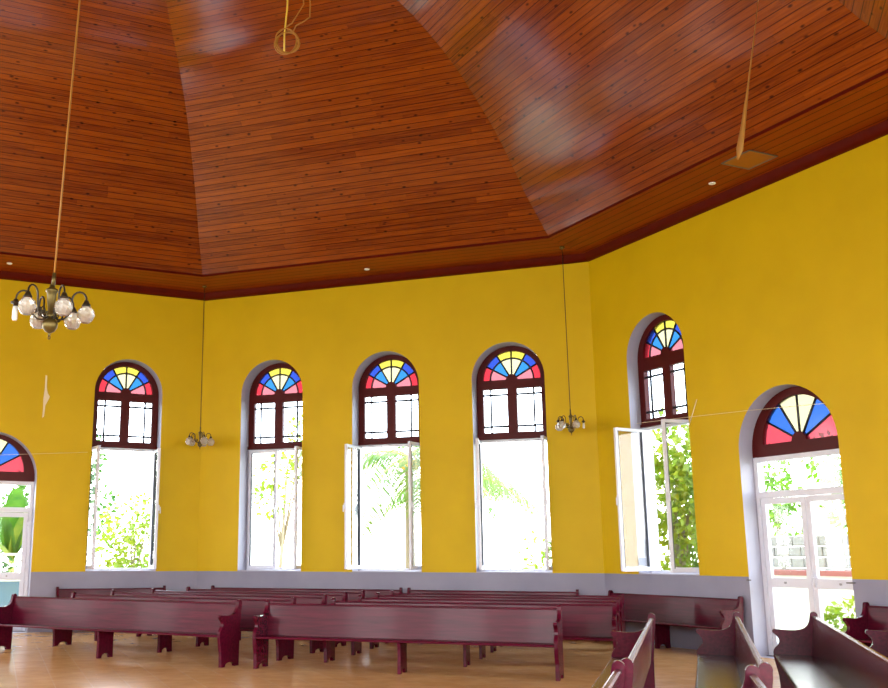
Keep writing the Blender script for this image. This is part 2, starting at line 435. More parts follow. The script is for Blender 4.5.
# ------------------------------------------------------------------ windows
def fan(root, cx, cz, ro, ri, hub, two_ring, y, names=True):
    """half round of coloured panes with lead cames"""
    cols_o = ['red', 'blue', 'yellow', 'yellow', 'blue', 'red']; cols_i = ['pink', 'sky', 'cream', 'cream', 'sky', 'pink']
    mats = [M[c] for c in ('red', 'blue', 'yellow', 'pink', 'sky', 'cream', 'rose', 'azure')]
    idx = {'red': 0, 'blue': 1, 'yellow': 2, 'pink': 3, 'sky': 4, 'cream': 5, 'rose': 6, 'azure': 7}
    g = MB(); ld = MB()
    for i in range(6):
        a0, a1 = PI - PI * i / 6, PI - PI * (i + 1) / 6
        rings = [(hub, ri, cols_i[i]), (ri, ro, cols_o[i])] if two_ring else [(hub, ro, {'yellow': 'cream', 'red': 'rose', 'blue': 'azure'}[cols_o[i]])]
        for r0, r1, c in rings:
            lo = arc(cx, cz, r0, a0, a1, 4) + arc(cx, cz, r1, a1, a0, 4)
            g.add([(x, y, z) for x, z in lo], [tuple(range(len(lo)))], idx[c])
        if i:
            ld.tube([(cx + hub * math.cos(a0), y - 0.004, cz + hub * math.sin(a0)), (cx + ro * math.cos(a0), y - 0.004, cz + ro * math.sin(a0))], 0.019, 6)
    if two_ring:
        ld.tube([(x, y - 0.004, z) for x, z in arc(cx, cz, ri, 0, PI, 24)], 0.019, 6)
    g.build('fanlight_glass', mats, root, fix=False)
    ld.build('lead_cames', M['lead'], root)

def casement(root, hx, sgn, ang, w, z0, z1):
    """one inward opening white leaf: hinge at hx, sgn -1 left leaf / +1 right leaf"""
    e = MB(); t = 0.055; dp = 0.055
    x0, x1 = 0.0, w
    e.span((x0, -dp, z0), (x0 + t, 0, z1)); e.span((x1 - t, -dp, z0), (x1, 0, z1))
    e.span((x0 + t, -dp, z0), (x1 - t, 0, z0 + t + 0.02)); e.span((x0 + t, -dp, z1 - t), (x1 - t, 0, z1))
    o = e.build('casement', M['alu'], root, bevel=0.006)
    g = MB(); g.span((x0 + t, -dp / 2 - 0.004, z0 + t + 0.02), (x1 - t, -dp / 2 + 0.004, z1 - t)); g.build('casement_pane', M['glass'], o)
    k = MB()
    for a, b2 in (((x0 + t - 0.004, z0 + t), (x0 + t + 0.012, z1 - t)), ((x1 - t - 0.012, z0 + t), (x1 - t + 0.004, z1 - t))):
        k.span((a[0], -dp - 0.003, a[1]), (b2[0], 0.003, b2[1]))
    k.build('gasket', M['gasket'], o)
    hd = MB(); hd.box((x1 - t / 2, -dp - 0.012, (z0 + z1) / 2), (0.03, 0.024, 0.12)); hd.box((x1 - t / 2, -dp - 0.04, (z0 + z1) / 2 - 0.05), (0.022, 0.02, 0.14)); hd.build('window_handle', M['alu'], o, bevel=0.004)
    hg = MB()
    for zz in (z0 + 0.25, (z0 + z1) / 2, z1 - 0.25): hg.tube([(0, -dp - 0.006, zz - 0.05), (0, -dp - 0.006, zz + 0.05)], 0.013, 8)
    hg.build('hinge', M['alu'], o)
    a = math.radians(ang)
    if sgn < 0:
        o.location = (hx, FD + 0.0, 0); o.rotation_euler = (0, 0, -a)
    else:
        o.scale = (-1, 1, 1); o.location = (hx, FD + 0.0, 0); o.rotation_euler = (0, 0, a)
    return o

def window(num, k, u, half, angL, angR, label):
    global FD
    FD = 0.27 if k == 1 else (0.40 if k == 0 else 0.34)
    root = empty('window_%d' % num, wl(k, u, 0), -PI / 4 * k, label, 'window', kind='structure')
    top, zb = (5.86 if k == 1 else 5.80), 3.86
    sp = top - half; y0, y1 = FD - 0.02, FD + 0.08
    r = half - 0.004
    # arched wooden frame with its openings
    outer = [(-r, zb), (r, zb)] + arc(0, sp, r, 0, PI, 28)
    fanc = sp + 0.035
    hole = [(-0.115 + 0, fanc)]
    fh = [(0.60, fanc)] + arc(0, fanc, 0.60, 0, PI, 24)[1:] + arc(0, fanc, 0.115, PI, 0, 10)
    pl = [(-0.60, 4.0), (-0.10, 4.0), (-0.10, 4.90), (-0.60, 4.90)]
    pr = [(-x, z) for x, z in pl][::-1]
    f = MB(); f.prism([outer, fh, pl, pr], 'y', y0, y1)
    f.build('arched_frame', M['wood'], root, bevel=0.008)
    fan(root, 0, fanc, 0.605, 0.45, 0.11, True, (y0 + y1) / 2)
    g = MB()
    for x0, x1 in ((-0.605, -0.095), (0.095, 0.605)): g.span((x0, FD + 0.03, 3.995), (x1, FD + 0.036, 4.905))
    g.build('upper_panes', M['pane'], root)
    b = MB()
    for s in (-1, 1):
        b.tube([(s * 0.445, FD + 0.01, 3.99), (s * 0.445, FD + 0.01, 4.91)], 0.022, 6)
        for zz in (4.125, 4.78): b.tube([(s * 0.09, FD + 0.01, zz), (s * 0.61, FD + 0.01, zz)], 0.022, 6)
    b.build('glazing_bars', M['lead'], root)
    ws = MB(); ws.span((-half + 0.003, FD - 0.05, zb - 0.004), (half - 0.003, FD - 0.02, zb + 0.055)); ws.build('weather_bar', M['wood'], root, bevel=0.006)
    # white fixed frame of the casement below
    fr = MB(); z0, z1 = DADO + 0.02, zb - 0.006; t = 0.05
    fr.span((-half + 0.003, FD, z0), (-half + 0.003 + t, FD + 0.09, z1)); fr.span((half - 0.003 - t, FD, z0), (half - 0.003, FD + 0.09, z1))
    fr.span((-half + 0.003 + t, FD, z0), (half - 0.003 - t, FD + 0.09, z0 + t)); fr.span((-half + 0.003 + t, FD, z1 - t), (half - 0.003 - t, FD + 0.09, z1))
    fr.build('casement_frame', M['alu'], root, bevel=0.006)
    hx = half - 0.055; w = hx - 0.004
    casement(root, -hx, -1, angL, w, z0 + 0.035, z1 - 0.03)
    casement(root, hx, 1, angR, w, z0 + 0.035, z1 - 0.03)
    s = MB(); s.span((-half + 0.003, -0.012, DADO + 0.001), (half - 0.003, FD + 0.11, DADO + 0.02)); s.build('window_sill', M['reveal'], root, bevel=0.004)

window(1, -1, SIDE - 1.67, 0.745, 84, 84, 'arched window on the left wall between the half seen door and the room corner, both casements open')
window(2, 0, 1.73, 0.745, 1, 90, 'leftmost arched window of the far wall, its left casement shut')
window(3, 0, 4.38, 0.745, 96, 80, 'middle arched window of the far wall with a palm frond outside')
window(4, 0, 7.0, 0.745, 80, 88, 'rightmost arched window of the far wall, beside the hanging lamp')
window(5, 1, 1.73, 0.75, 88, 74, 'arched window of the right wall with a leafy tree outside')

def door(num, k, u, label):
    global FD
    FD = 0.28 if k == 1 else 0.34
    half = 0.94; top = 4.10 if k == 1 else 4.06; sp = top - half; r = half - 0.004
    root = empty('door_%d' % num, wl(k, u, 0), -PI / 4 * k, label, 'door', kind='structure')
    y0, y1 = FD, FD + 0.09; zb = 3.07
    outer = [(-r, zb), (r, zb)] + arc(0, sp, r, 0, PI, 32)
    fc = 3.26
    fh = [(0.71, fc)] + arc(0, fc, 0.71, 0, PI, 28)[1:] + arc(0, fc, 0.14, PI, 0, 12)
    # keep inside the arch
    lim = r - 0.09
    fh2 = []
    for x, z in fh:
        d = math.hypot(x, z - sp)
        fh2.append((x, z) if d < lim else (x * lim / d, sp + (z - sp) * lim / d))
    f = MB(); f.prism([outer, fh2], 'y', y0, y1); f.build('arched_frame', M['wood'], root, bevel=0.01)
    fan(root, 0, fc, 0.715, 0.5, 0.13, False, (y0 + y1) / 2)
    t = 0.075; h = half - 0.003
    fr = MB()
    fr.span((-h, y0, 0.0), (-h + t, y1, zb - 0.004)); fr.span((h - t, y0, 0.0), (h, y1, zb - 0.004))
    fr.span((-h + t, y0, zb - 0.004 - 0.08), (h - t, y1, zb - 0.004)); fr.span((-h + t, y0, 2.42), (h - t, y1, 2.52))
    fr.build('door_frame', M['alu'], root, bevel=0.006)
    g = MB(); g.span((-h + t, y0 + 0.04, 2.52), (h - t, y0 + 0.046, zb - 0.08)); g.build('transom_pane', M['glass'], root)
    for s in (-1, 1):
        e = MB(); x0, x1 = s * 0.004, s * (h - t - 0.004); a, b2 = min(x0, x1), max(x0, x1); q = 0.085; yy0, yy1 = y0 + 0.015, y1 - 0.01
        e.span((a, yy0, 0.012), (a + q, yy1, 2.41)); e.span((b2 - q, yy0, 0.012), (b2, yy1, 2.41))
        e.span((a + q, yy0, 0.012), (b2 - q, yy1, 0.2)); e.span((a + q, yy0, 2.32), (b2 - q, yy1, 2.41)); e.span((a + q, yy0, 1.04), (b2 - q, yy1, 1.19))
        lf = e.build('door_leaf', M['alu'], root, bevel=0.006)
        g = MB(); g.span((a + q, yy0 + 0.025, 0.2), (b2 - q, yy0 + 0.031, 1.04)); g.span((a + q, yy0 + 0.025, 1.19), (b2 - q, yy0 + 0.031, 2.32)); g.build('door_pane', M['glass'], lf)
        kk = MB(); kk.tube([(s * 0.5 + 0.0, yy0, 1.115), (s * 0.5, yy0 - 0.02, 1.115)], 0.018, 10); kk.build('door_knob', M['steel'], lf)
        if s > 0:
            hd = MB(); hd.box((0.045, yy0 - 0.01, 1.16), (0.03, 0.02, 0.2)); hd.tube([(0.045, yy0, 1.2), (0.045, yy0 - 0.05, 1.2), (0.16, yy0 - 0.05, 1.2)], 0.01, 8); hd.build('door_handle', M['alu'], lf)
        hg = MB()
        for zz in (0.25, 1.3, 2.2): hg.tube([(b2 + 0.004 if s > 0 else a - 0.004, yy0 - 0.018, zz - 0.07), (b2 + 0.004 if s > 0 else a - 0.004, yy0 - 0.018, zz + 0.07)], 0.018, 8)
        hg.build('hinge', M['alu'], lf)
    th = MB(); th.span((-h + 0.002, y0 - 0.05, 0.0005), (h - 0.002, y1 + 0.05, 0.012)); th.build('threshold', M['iron'], root)

door(1, 1, DOOR_R, 'arched glass double door in the right wall, coloured fanlight above')
door(2, -1, DOOR_L, 'arched glass door at the left edge with banana plants outside')

# ------------------------------------------------------------------ pews
def end_panel_profile():
    p = [(0.03, 0.0), (0.11, 0.0)] + [(0.22 - 0.11 * math.cos(a), 0.012 + 0.05 * math.sin(a)) for a in [PI * i / 8 for i in range(1, 8)]] + [(0.33, 0.0), (0.42, 0.0)]
    p += [(0.425, 0.2), (0.43, 0.42), (0.452, 0.70), (0.468, 0.81)]
    p += arc(0.432, 0.862, 0.040, -0.35, PI * 1.02, 10)
    p += [(0.387, 0.83), (0.376, 0.79), (0.356, 0.75), (0.325, 0.722), (0.285, 0.705), (0.235, 0.696), (0.175, 0.694), (0.10, 0.698), (0.03, 0.703)]
    p += arc(0.012, 0.678, 0.027, 1.6, 4.3, 8)
    p += [(0.022, 0.635), (0.042, 0.61), (0.052, 0.58), (0.048, 0.55), (0.03, 0.525), (0.008, 0.505), (-0.01, 0.48), (-0.018, 0.45), (-0.018, 0.40), (-0.008, 0.34), (0.02, 0.2)]
    return p

_pm = MB(); _pm.prism([end_panel_profile()], 'x', -0.025, 0.025)
PANEL = _pm.build('pew_end', M['pew'], None, bevel=0.007); panel_mesh = PANEL.data; bpy.data.objects.remove(PANEL)
def leg_profile():
    return [(0.05, 0.0), (0.12, 0.0)] + [(0.20 - 0.08 * math.cos(a), 0.012 + 0.055 * math.sin(a)) for a in [PI * i / 8 for i in range(1, 8)]] + [(0.28, 0.0), (0.36, 0.0), (0.355, 0.30), (0.37, 0.394), (0.04, 0.394), (0.055, 0.30)]
_lm = MB(); _lm.prism([leg_profile()], 'x', -0.0225, 0.0225)
LEG = _lm.build('pew_leg', M['pew'], None); leg_mesh = LEG.data; bpy.data.objects.remove(LEG)

def part(name, mesh, parent, loc, bevel=0.0):
    o = bpy.data.objects.new(name, mesh); link(o); o.parent = parent; o.location = loc
    if bevel:
        b = o.modifiers.new('bevel', 'BEVEL'); b.width = bevel; b.segments = 2; b.limit_method = 'ANGLE'; b.angle_limit = math.radians(40)
    return o

def pew(a, b, label, group, nleg=1):
    """a, b: front feet of its left and right end panel, as seen by one who faces the pew's front"""
    a = Vector((*a, 0)); b = Vector((*b, 0)); L = (b - a).length; d = b - a
    root = empty('pew', (a + b) / 2, math.atan2(d.y, d.x), label, 'pew', group)
    for s in (-1, 1): part('end_panel', panel_mesh, root, (s * (L / 2 - 0.025), 0, 0), 0.007)
    iw = L - 0.1
    m_ = MB(); m_.prism([[(-0.008, 0.40), (0.375, 0.395), (0.375, 0.425), (0.0, 0.432), (-0.012, 0.42)]], 'x', -iw / 2, iw / 2); m_.build('seat', M['pew'], root, bevel=0.006)
    m_ = MB(); m_.prism([[(0.372, 0.385), (0.398, 0.385), (0.445, 0.836), (0.419, 0.839)]], 'x', -iw / 2, iw / 2); m_.build('backrest', M['pew'], root, bevel=0.003)
    m_ = MB(); m_.prism([[(0.411, 0.832), (0.451, 0.829), (0.454, 0.846), (0.443, 0.856), (0.423, 0.858), (0.409, 0.849)]], 'x', -iw / 2, iw / 2); m_.build('top_rail', M['pew'], root, bevel=0.003)
    for i in range(nleg):
        part('leg', leg_mesh, root, (-L / 2 + L * (i + 1) / (nleg + 1), 0, 0), 0.004)
    return root

GL, GR, GW, GN = 'pews of the left block', 'pews of the middle block', 'pews along the walls', 'pews of the right hand block'
def shift(p, q, s):
    d = Vector((q[0] - p[0], q[1] - p[1])).normalized(); n = Vector((-d.y, d.x)) * s
    return (p[0] + n.x, p[1] + n.y), (q[0] + n.x, q[1] + n.y)
A0, A1 = (-4.80, 4.50), (-0.07, 3.60)
pew(A0, A1, 'long mahogany pew forming the front row of the left block', GL)
ords = ['second', 'third', 'fourth', 'rearmost']
for i in range(4):
    p, q = [((-4.40, 5.60), (0.28, 4.74)), ((-4.36, 6.76), (0.30, 5.96)), ((-4.20, 7.90), (0.22, 7.12)), ((-4.05, 9.02), (0.12, 8.28))][i]
    pew(p, q, 'mahogany pew in the %s row of the left block, partly hidden' % ords[i], GL)
pew((0.40, 3.655), (4.56, 3.745), 'dark mahogany pew forming the front row of the middle block', GR)
for i in range(4):
    p, q = [((1.0, 4.74), (5.13, 5.02)), ((0.98, 5.92), (5.05, 6.12)), ((0.88, 7.05), (4.98, 7.2)), ((0.78, 8.15), (4.9, 8.3))][i]
    pew(p, q, ['mahogany pew right behind the front row of the middle block, right end bare', 'mahogany pew in the third row of the middle block', 'mahogany pew in the fourth row of the middle block',
               'mahogany pew in the rearmost row of the middle block, before the wall pew'][i], GR)
def wallpew(k, u0, u1, label, gap=0.06):
    p, q = wl(k, u0, -0.466 - gap), wl(k, u1, -0.466 - gap)
    pew(p.xy, q.xy, label, GW)
wallpew(-1, SIDE - 3.0, SIDE - 0.72, 'short mahogany pew against the left wall under its arched window')
wallpew(0, 0.42, 4.74, 'mahogany pew against the far wall under the leftmost and middle windows')
wallpew(0, 4.86, 8.24, 'mahogany pew against the far wall under its rightmost window')
wallpew(1, 0.25, 3.46, 'mahogany pew against the right wall under its window, left of the glass door')
wallpew(1, 5.66, 8.4, 'mahogany pew against the right wall past the glass door, cut by the picture edge')
# right hand block: rows that run towards the photographer, facing left
def rpew(far, near, label):
    """given the far and near upper rear knobs"""
    f = Vector(far); n = Vector(near); d = (n - f).normalized(); front = Vector((d.y, -d.x))
    if front.x > 0: front = -front
    pew((f + front * 0.432), (n + front * 0.432), label, GN)
rpew((5.79, 2.57), (6.035, -2.68), 'mahogany pew running towards the camera, leftmost of the right hand block')
rpew((6.66, 3.22), (6.815, -2.66), 'mahogany pew running towards the camera, second from left in the right hand block')
rpew((7.47, 3.54), (7.60, -2.9), 'mahogany pew running towards the camera, standing before the glass door')
rpew((8.44, 3.75), (8.52, -2.6), 'mahogany pew by the right picture edge, only its dark scrolled end in view')
rpew((6.00, -2.80), (6.16, -6.9), 'mahogany pew nearest the camera on the left, only its rounded red end in view')
rpew((6.74, -2.78), (6.92, -5.4), 'mahogany pew close to the camera, its red end overlapping the second right hand pew')

# ------------------------------------------------------------------ chandeliers
RGT = Vector((0.934, 0.357, 0)); FAR = Vector((-0.357, 0.934, 0))
def globe_mesh(r):
    mb = MB(); n = 12
    prof = [(0.30, 0.98), (0.55, 0.86), (0.84, 0.56), (0.98, 0.20), (1.0, -0.05), (0.93, -0.38), (0.74, -0.70), (0.55, -0.88), (0.50, -0.93), (0.40, -0.93), (0.0, -0.93)]
    vs = []; fs = []
    for i, (a, z) in enumerate(prof):
        for j in range(n):
            rr = a * r * (1.0 if (i + j) % 2 else 0.94)
            vs.append((rr * math.cos(2 * PI * j / n), rr * math.sin(2 * PI * j / n), z * r))
    for i in range(len(prof) - 1):
        for j in range(n):
            p = i * n + j; q = i * n + (j + 1) % n
            fs.append((p, q, q + n, p + n))
    mb.add(vs, fs, 0, False); return mb

def chandelier(name, base, top, R, arms, gr, s, label, group=None):
    """base: where the arms meet the body; arms: (angle, has_shade)"""
    base = Vector(base); top = Vector(top)
    root = empty(name, base, 0, label, 'chandelier', group)
    b = MB()
    b.lathe([(r_ * s, z_ * s) for r_, z_ in [(0.0, 0.30), (0.022, 0.30), (0.026, 0.275), (0.055, 0.255), (0.058, 0.238), (0.044, 0.225), (0.042, 0.18), (0.026, 0.05), (0.034, 0.03), (0.04, 0.0), (0.03, -0.025), (0.062, -0.04), (0.072, -0.07), (0.068, -0.105), (0.045, -0.14), (0.02, -0.155), (0.009, -0.16), (0.014, -0.172), (0.009, -0.185), (0.0, -0.187)]], 20)
    b.build('body', M['brass'], root)
    rg = MB(); rg.tube([(0.012 * s * math.cos(t), 0, -0.20 * s + 0.016 * s * math.sin(t)) for t in [2 * PI * i / 10 for i in range(11)]], 0.004 * s, 6); rg.build('finial_ring', M['bronze'], root)
    c = MB(); tv = top - base; st = tv.normalized() * 0.295 * s; c.tube([st + (tv - st) * (i / 6) for i in range(7)], 0.009 if s > 0.9 else 0.008, 6)
    c.build('cord', M['cord'] if s > 0.9 else M['bronze'], root)
    lk = MB()
    lk.tube([st, st + tv.normalized() * 0.12 * s], 0.018 * s, 8); lk.build('cord_grip', M['brass'], root)
    ro = MB(); ro.lathe([(0.0, 0.0), (0.05, 0.0), (0.05, -0.02), (0.02, -0.045), (0.0, -0.045)], 16, tv); ro.build('ceiling_hook_plate', M['brass'], root)
    gm = None
    for ang, shade in arms:
        d = RGT * math.cos(math.radians(ang)) + FAR * math.sin(math.radians(ang))
        def P(r, z): return d * (r * s) + Vector((0, 0, z * s))
        Rn = R / s
        a = MB()
        path = [P(0.02, 0.0), P(0.07, -0.03), P(Rn - 0.20, -0.025), P(Rn - 0.155, 0.02), P(Rn - 0.135, 0.09)]
        path += [P(Rn - 0.065 + 0.065 * math.cos(t), 0.165 + 0.075 * math.sin(t)) for t in [PI - PI * i / 8 for i in range(9)]] + [P(Rn, 0.14)]
        a.tube(path, 0.0095 * s, 6)
        # scroll beside the arm
        sc = [P(0.10 + 0.035 * (1 - i / 16) * math.cos(i * 0.55), 0.03 + 0.05 * (1 - i / 16) * math.sin(i * 0.55)) for i in range(17)]
        a.tube(sc, 0.006 * s, 5)
        ao = a.build('arm', M['bronze'], root)
        cp = MB(); cp.lathe([(0.0, 0.075), (0.018, 0.075), (0.028, 0.05), (0.04, 0.03), (0.04, 0.02), (0.0, 0.02)] if shade else [(0.0, 0.075), (0.02, 0.07), (0.022, 0.055), (0.045, 0.045), (0.045, 0.03), (0.022, 0.025), (0.022, 0.0), (0.0, 0.0)], 12, (0, 0, 0))
        co = cp.build('shade_cap', M['bronze'], ao); co.scale = (s, s, s); co.location = P(Rn, 0.085)
        if shade:
            if gm is None:
                go = globe_mesh(gr).build('glass_shade', M['shade'], ao); gm = go.data
            else:
                go = bpy.data.objects.new('glass_shade', gm); link(go); go.parent = ao
            go.location = P(Rn, 0.108) - Vector((0, 0, gr))
        else:
            bu = MB(); bu.lathe([(0.0, 0.0), (0.022 * s, 0.0), (0.026 * s, -0.05 * s), (0.026 * s, -0.11 * s), (0.02 * s, -0.13 * s), (0.0, -0.13 * s)], 12)
            bo = bu.build('bare_lamp', M['bulb'], ao); bo['label'] = 'bare white lamp without shade'; bo.location = P(Rn, 0.085)
    return root

chandelier('chandelier', (0.945, -1.80, 3.68), (1.262, -1.86, 11.22), 0.318, [(7, 1), (67, 1), (127, 1), (187, 0), (247, 1), (307, 1)], 0.083, 1.0,
           'large brass chandelier of glass globes hanging on a long ochre cord, left and nearest')
chandelier('chandelier', (3.97, 9.80, 3.92), (3.953, 9.797, 7.46), 0.245, [(5, 0), (75, 1), (140, 1), (185, 0), (215, 1), (280, 1)], 0.078, 0.78,
           'small distant chandelier hanging beside the rightmost far window', 'small corner chandeliers')
chandelier('chandelier', (-4.0, 9.83, 3.96), (-4.004, 9.827, 7.46), 0.235, [(20, 1), (80, 1), (150, 1), (200, 1), (300, 1)], 0.088, 0.78,
           'small distant chandelier hanging before the corner at the left', 'small corner chandeliers')

# coil of flex left hanging from the crown of the ceiling
root = empty('cable', (2.08, 0.86, 7.6), 0, 'coil of yellow flex hanging on its wires under the boarded ceiling, lamp removed', 'cable')
cm = MB(); rnd = random.Random(3)
pts = []
for i in range(97):
    t = 2 * PI * i / 24; r = 0.135 + 0.02 * math.sin(i * 0.37)
    pts.append(RGT * (r * math.cos(t)) + Vector((0, 0, r * 1.05 * math.sin(t))) + FAR * (0.03 * math.sin(i * 0.2)))
cm.tube(pts, 0.0085, 6); cm.build('coil', M['cord'], root)
cm = MB(); cm.tube([(0.03, 0, 3.55), (0.02, 0.0, 1.2), (0.0, 0, 0.45), RGT * -0.03 + Vector((0, 0, 0.1)), RGT * -0.03 + Vector((0, 0, -0.13))], 0.011, 6); cm.build('supply_wire', M['cordyel'], root)
cm = MB(); cm.tube([Vector((0.03, 0, 3.5)), RGT * 0.2 + Vector((0, 0, 0.5)), RGT * 0.06 + Vector((0, 0, 0.25)), RGT * -0.11 + Vector((0, 0, 0.12))], 0.008, 6); cm.build('loose_wire', M['cord'], root)
cm = MB(); cm.tube([Vector((0.03, 0, 3.5)), RGT * 0.28 + Vector((0, 0, 0.5)), RGT * 0.275 + Vector((0, 0, 0.33)), RGT * 0.20 + Vector((0, 0, 0.27)), RGT * 0.11 + Vector((0, 0, 0.22)), RGT * 0.07 + Vector((0, 0, 0.12))], 0.008, 6); cm.build('loose_wire', M['cord'], root)

# frayed end of a cord in front of the right hand soffit
cm = MB(); cm.tube([(7.434, 2.79, 8.06), (7.35, 2.84, 7.6), (7.25, 2.93, 7.08), (7.16, 2.99, 6.60), (7.10, 3.04, 6.32), (7.07, 3.06, 6.2)], [0.004, 0.006, 0.01, 0.026, 0.04, 0.012], 8)
root = empty('hanging_wire', (7.07, 3.06, 6.2), 0, 'thick frayed end of a yellow cord hanging before the right hand soffit hatch', 'cord')
o = cm.build('frayed_end', M['cord'], root); o.location = (-7.07, -3.06, -6.2)
cm = MB(); cm.tube([(7.434, 2.79, 8.06), (7.68, 2.73, 9.12)], 0.004, 6); o = cm.build('thin_end', M['cord'], root); o.location = (-7.07, -3.06, -6.2)

# downlights and hatch in the soffit
for (x, y), lab in (((-6.91, 6.82), 'small white downlight in the soffit at the left picture edge'), ((-0.14, 9.86), 'small white downlight in the soffit above the far wall'), ((6.78, 7.23), 'small white downlight in the soffit above the right wall')):
    r_ = empty('downlight', (x, y, 7.4627), 0, lab, 'light', 'soffit downlights')
    q = MB(); q.lathe([(0.035, 0.0), (0.055, -0.002), (0.06, -0.01), (0.05, -0.02), (0.034, -0.022), (0.034, 0.0)], 16); q.build('trim_ring', M['white'], r_)
    q = MB(); q.lathe([(0.0, -0.012), (0.034, -0.012), (0.034, -0.004), (0.0, -0.004)], 16); q.build('lens', M['bulb'], r_)
hx, hy = 7.33, 6.40
r_ = empty('ceiling_hatch', (hx, hy, 7.4627), -PI / 4, 'square access hatch outlined dark in the right hand soffit', 'hatch')
q = MB(); s_ = 0.29
q.span((-s_, -s_, -0.012), (s_, -s_ + 0.025, -0.001)); q.span((-s_, s_ - 0.025, -0.012), (s_, s_, -0.001)); q.span((-s_, -s_, -0.012), (-s_ + 0.025, s_, -0.001)); q.span((s_ - 0.025, -s_, -0.012), (s_, s_, -0.001))
q.build('hatch_frame', M['iron'], r_)
q = MB(); q.span((-s_ + 0.025, -s_ + 0.025, -0.008), (s_ - 0.025, s_ - 0.025, -0.001)); q.build('hatch_panel', simple('hatch board', (0.30, 0.075, 0.006), 0.3, noise=0.2, nscale=6), r_)

# strings and small fittings on the walls
def string(pts, label):
    q = MB(); q.tube(pts, 0.004, 6); return tag(q.build('string', M['plaster']), label, 'string')
string([wl(-1, SIDE - 5.2, -0.012, 3.50), wl(-1, SIDE - 4.2, -0.012, 3.575), wl(-1, SIDE - 2.5, -0.012, 3.70)], 'thin pale string stretched across the left wall to its window')
string([wl(1, 1.2, -0.04, 3.90), wl(1, 2.5, -0.04, 3.85), wl(1, 3.8, -0.04, 3.79), wl(1, 5.3, -0.04, 3.70)], 'thin pale string stretched across the right wall over the glass door')
q = MB(); q.tube([wl(1, 2.72, -0.012, 4.13), wl(1, 2.60, -0.014, 3.9), wl(1, 2.47, -0.012, 3.68)], 0.007, 6); tag(q.build('cable_end', M['plaster']), 'short pale cable end slanting on the right wall beside the window', 'cable')
for u, lab in ((3.60, 'small iron hold back pin on the wall left of the glass door'), (5.42, 'small iron hold back pin on the wall right of the glass door')):
    s = 1 if u < 4 else -1
    q = MB(); q.tube([wl(1, u - 0.05 * s, 0.0, 1.15), wl(1, u - 0.05 * s, -0.05, 1.15), wl(1, u + 0.04 * s, -0.06, 1.15)], 0.011, 8); tag(q.build('holdback_pin', M['iron']), lab, 'pin', 'door hold back pins')
# scar in the paint
q = MB()
out = [(-0.02, 4.39), (0.015, 4.42), (0.03, 4.66), (0.075, 4.76), (0.11, 4.85), (0.06, 4.93), (0.035, 5.05), (0.03, 5.30), (-0.005, 5.31), (-0.005, 5.0), (-0.02, 4.8), (-0.015, 4.6)]
q.prism([out], 'y', -0.008, -0.0005)
o = q.build('plaster_scar', M['plaster'], None, bevel=0.003); o.location = wl(-1, SIDE - 3.46, 0); o.rotation_euler = (0, 0, PI / 4)
tag(o, 'upright white scar of bare plaster in the yellow left wall', 'scar')

# ------------------------------------------------------------------ outside
mb = MB(); mb.add([(-70, -60, -0.25), (70, -60, -0.25), (70, 70, -0.25), (-70, 70, -0.25)], [(0, 1, 2, 3)])
tag(mb.build('ground', M['ground']), 'pale sunlit ground around the building', 'ground', kind='structure')

def leaf_cloud(mb, blobs, n, size, rnd):
    """real little folded leaves strewn through a set of balls (x,y,z,r)"""
    w = [b_[3] ** 2 for b_ in blobs]
    for _ in range(n):
        cx, cy, cz, r = rnd.choices(blobs, w)[0]
        d = Vector((rnd.gauss(0, 1), rnd.gauss(0, 1), rnd.gauss(0, 1))).normalized() * r * (0.55 + 0.5 * rnd.random())
        c = Vector((cx, cy, cz)) + d
        L = size * (0.7 + 0.7 * rnd.random())
        ax = (d.normalized() + Vector((rnd.uniform(-1, 1), rnd.uniform(-1, 1), rnd.uniform(-1.2, 0.4)))).normalized()
        sd = ax.cross(Vector((rnd.uniform(-1, 1), rnd.uniform(-1, 1), rnd.uniform(-1, 1)))).normalized() * L * 0.3
        up = ax.cross(sd).normalized() * L * 0.07
        mb.add([c, c + ax * L * 0.45 + sd + up, c + ax * L, c + ax * L * 0.45 - sd + up, c + ax * L * 0.45], [(0, 1, 4), (1, 2, 4), (2, 3, 4), (3, 0, 4)])

def tree(name, loc, blobs, n, size, m, label, cat, trunk_r=0.1, seed=1, group=None):
    rnd = random.Random(seed)
    root = empty(name, (*loc, -0.25), 0, label, cat, group)
    t = MB(); top = max(blobs, key=lambda q: q[2])
    cx = sum(q[0] for q in blobs) / len(blobs); cy = sum(q[1] for q in blobs) / len(blobs); cz = sum(q[2] for q in blobs) / len(blobs)
    t.tube([(0, 0, 0), (cx * 0.3 + 0.05, cy * 0.3, cz * 0.45), (cx * 0.8, cy * 0.8, cz)], [trunk_r, trunk_r * 0.75, trunk_r * 0.4], 10)
    for bx, by, bz, r in blobs:
        t.tube([(cx * 0.3 + 0.05, cy * 0.3, cz * 0.45), ((cx * 0.3 + bx) / 2, (cy * 0.3 + by) / 2, (cz * 0.45 + bz) / 2 + 0.1), (bx, by, bz)], [trunk_r * 0.5, trunk_r * 0.35, trunk_r * 0.12], 7)
    t.build('trunk', M['bark'], root)
    f = MB(); leaf_cloud(f, blobs, n, size, rnd); f.build('foliage', m, root, fix=False)
    return root

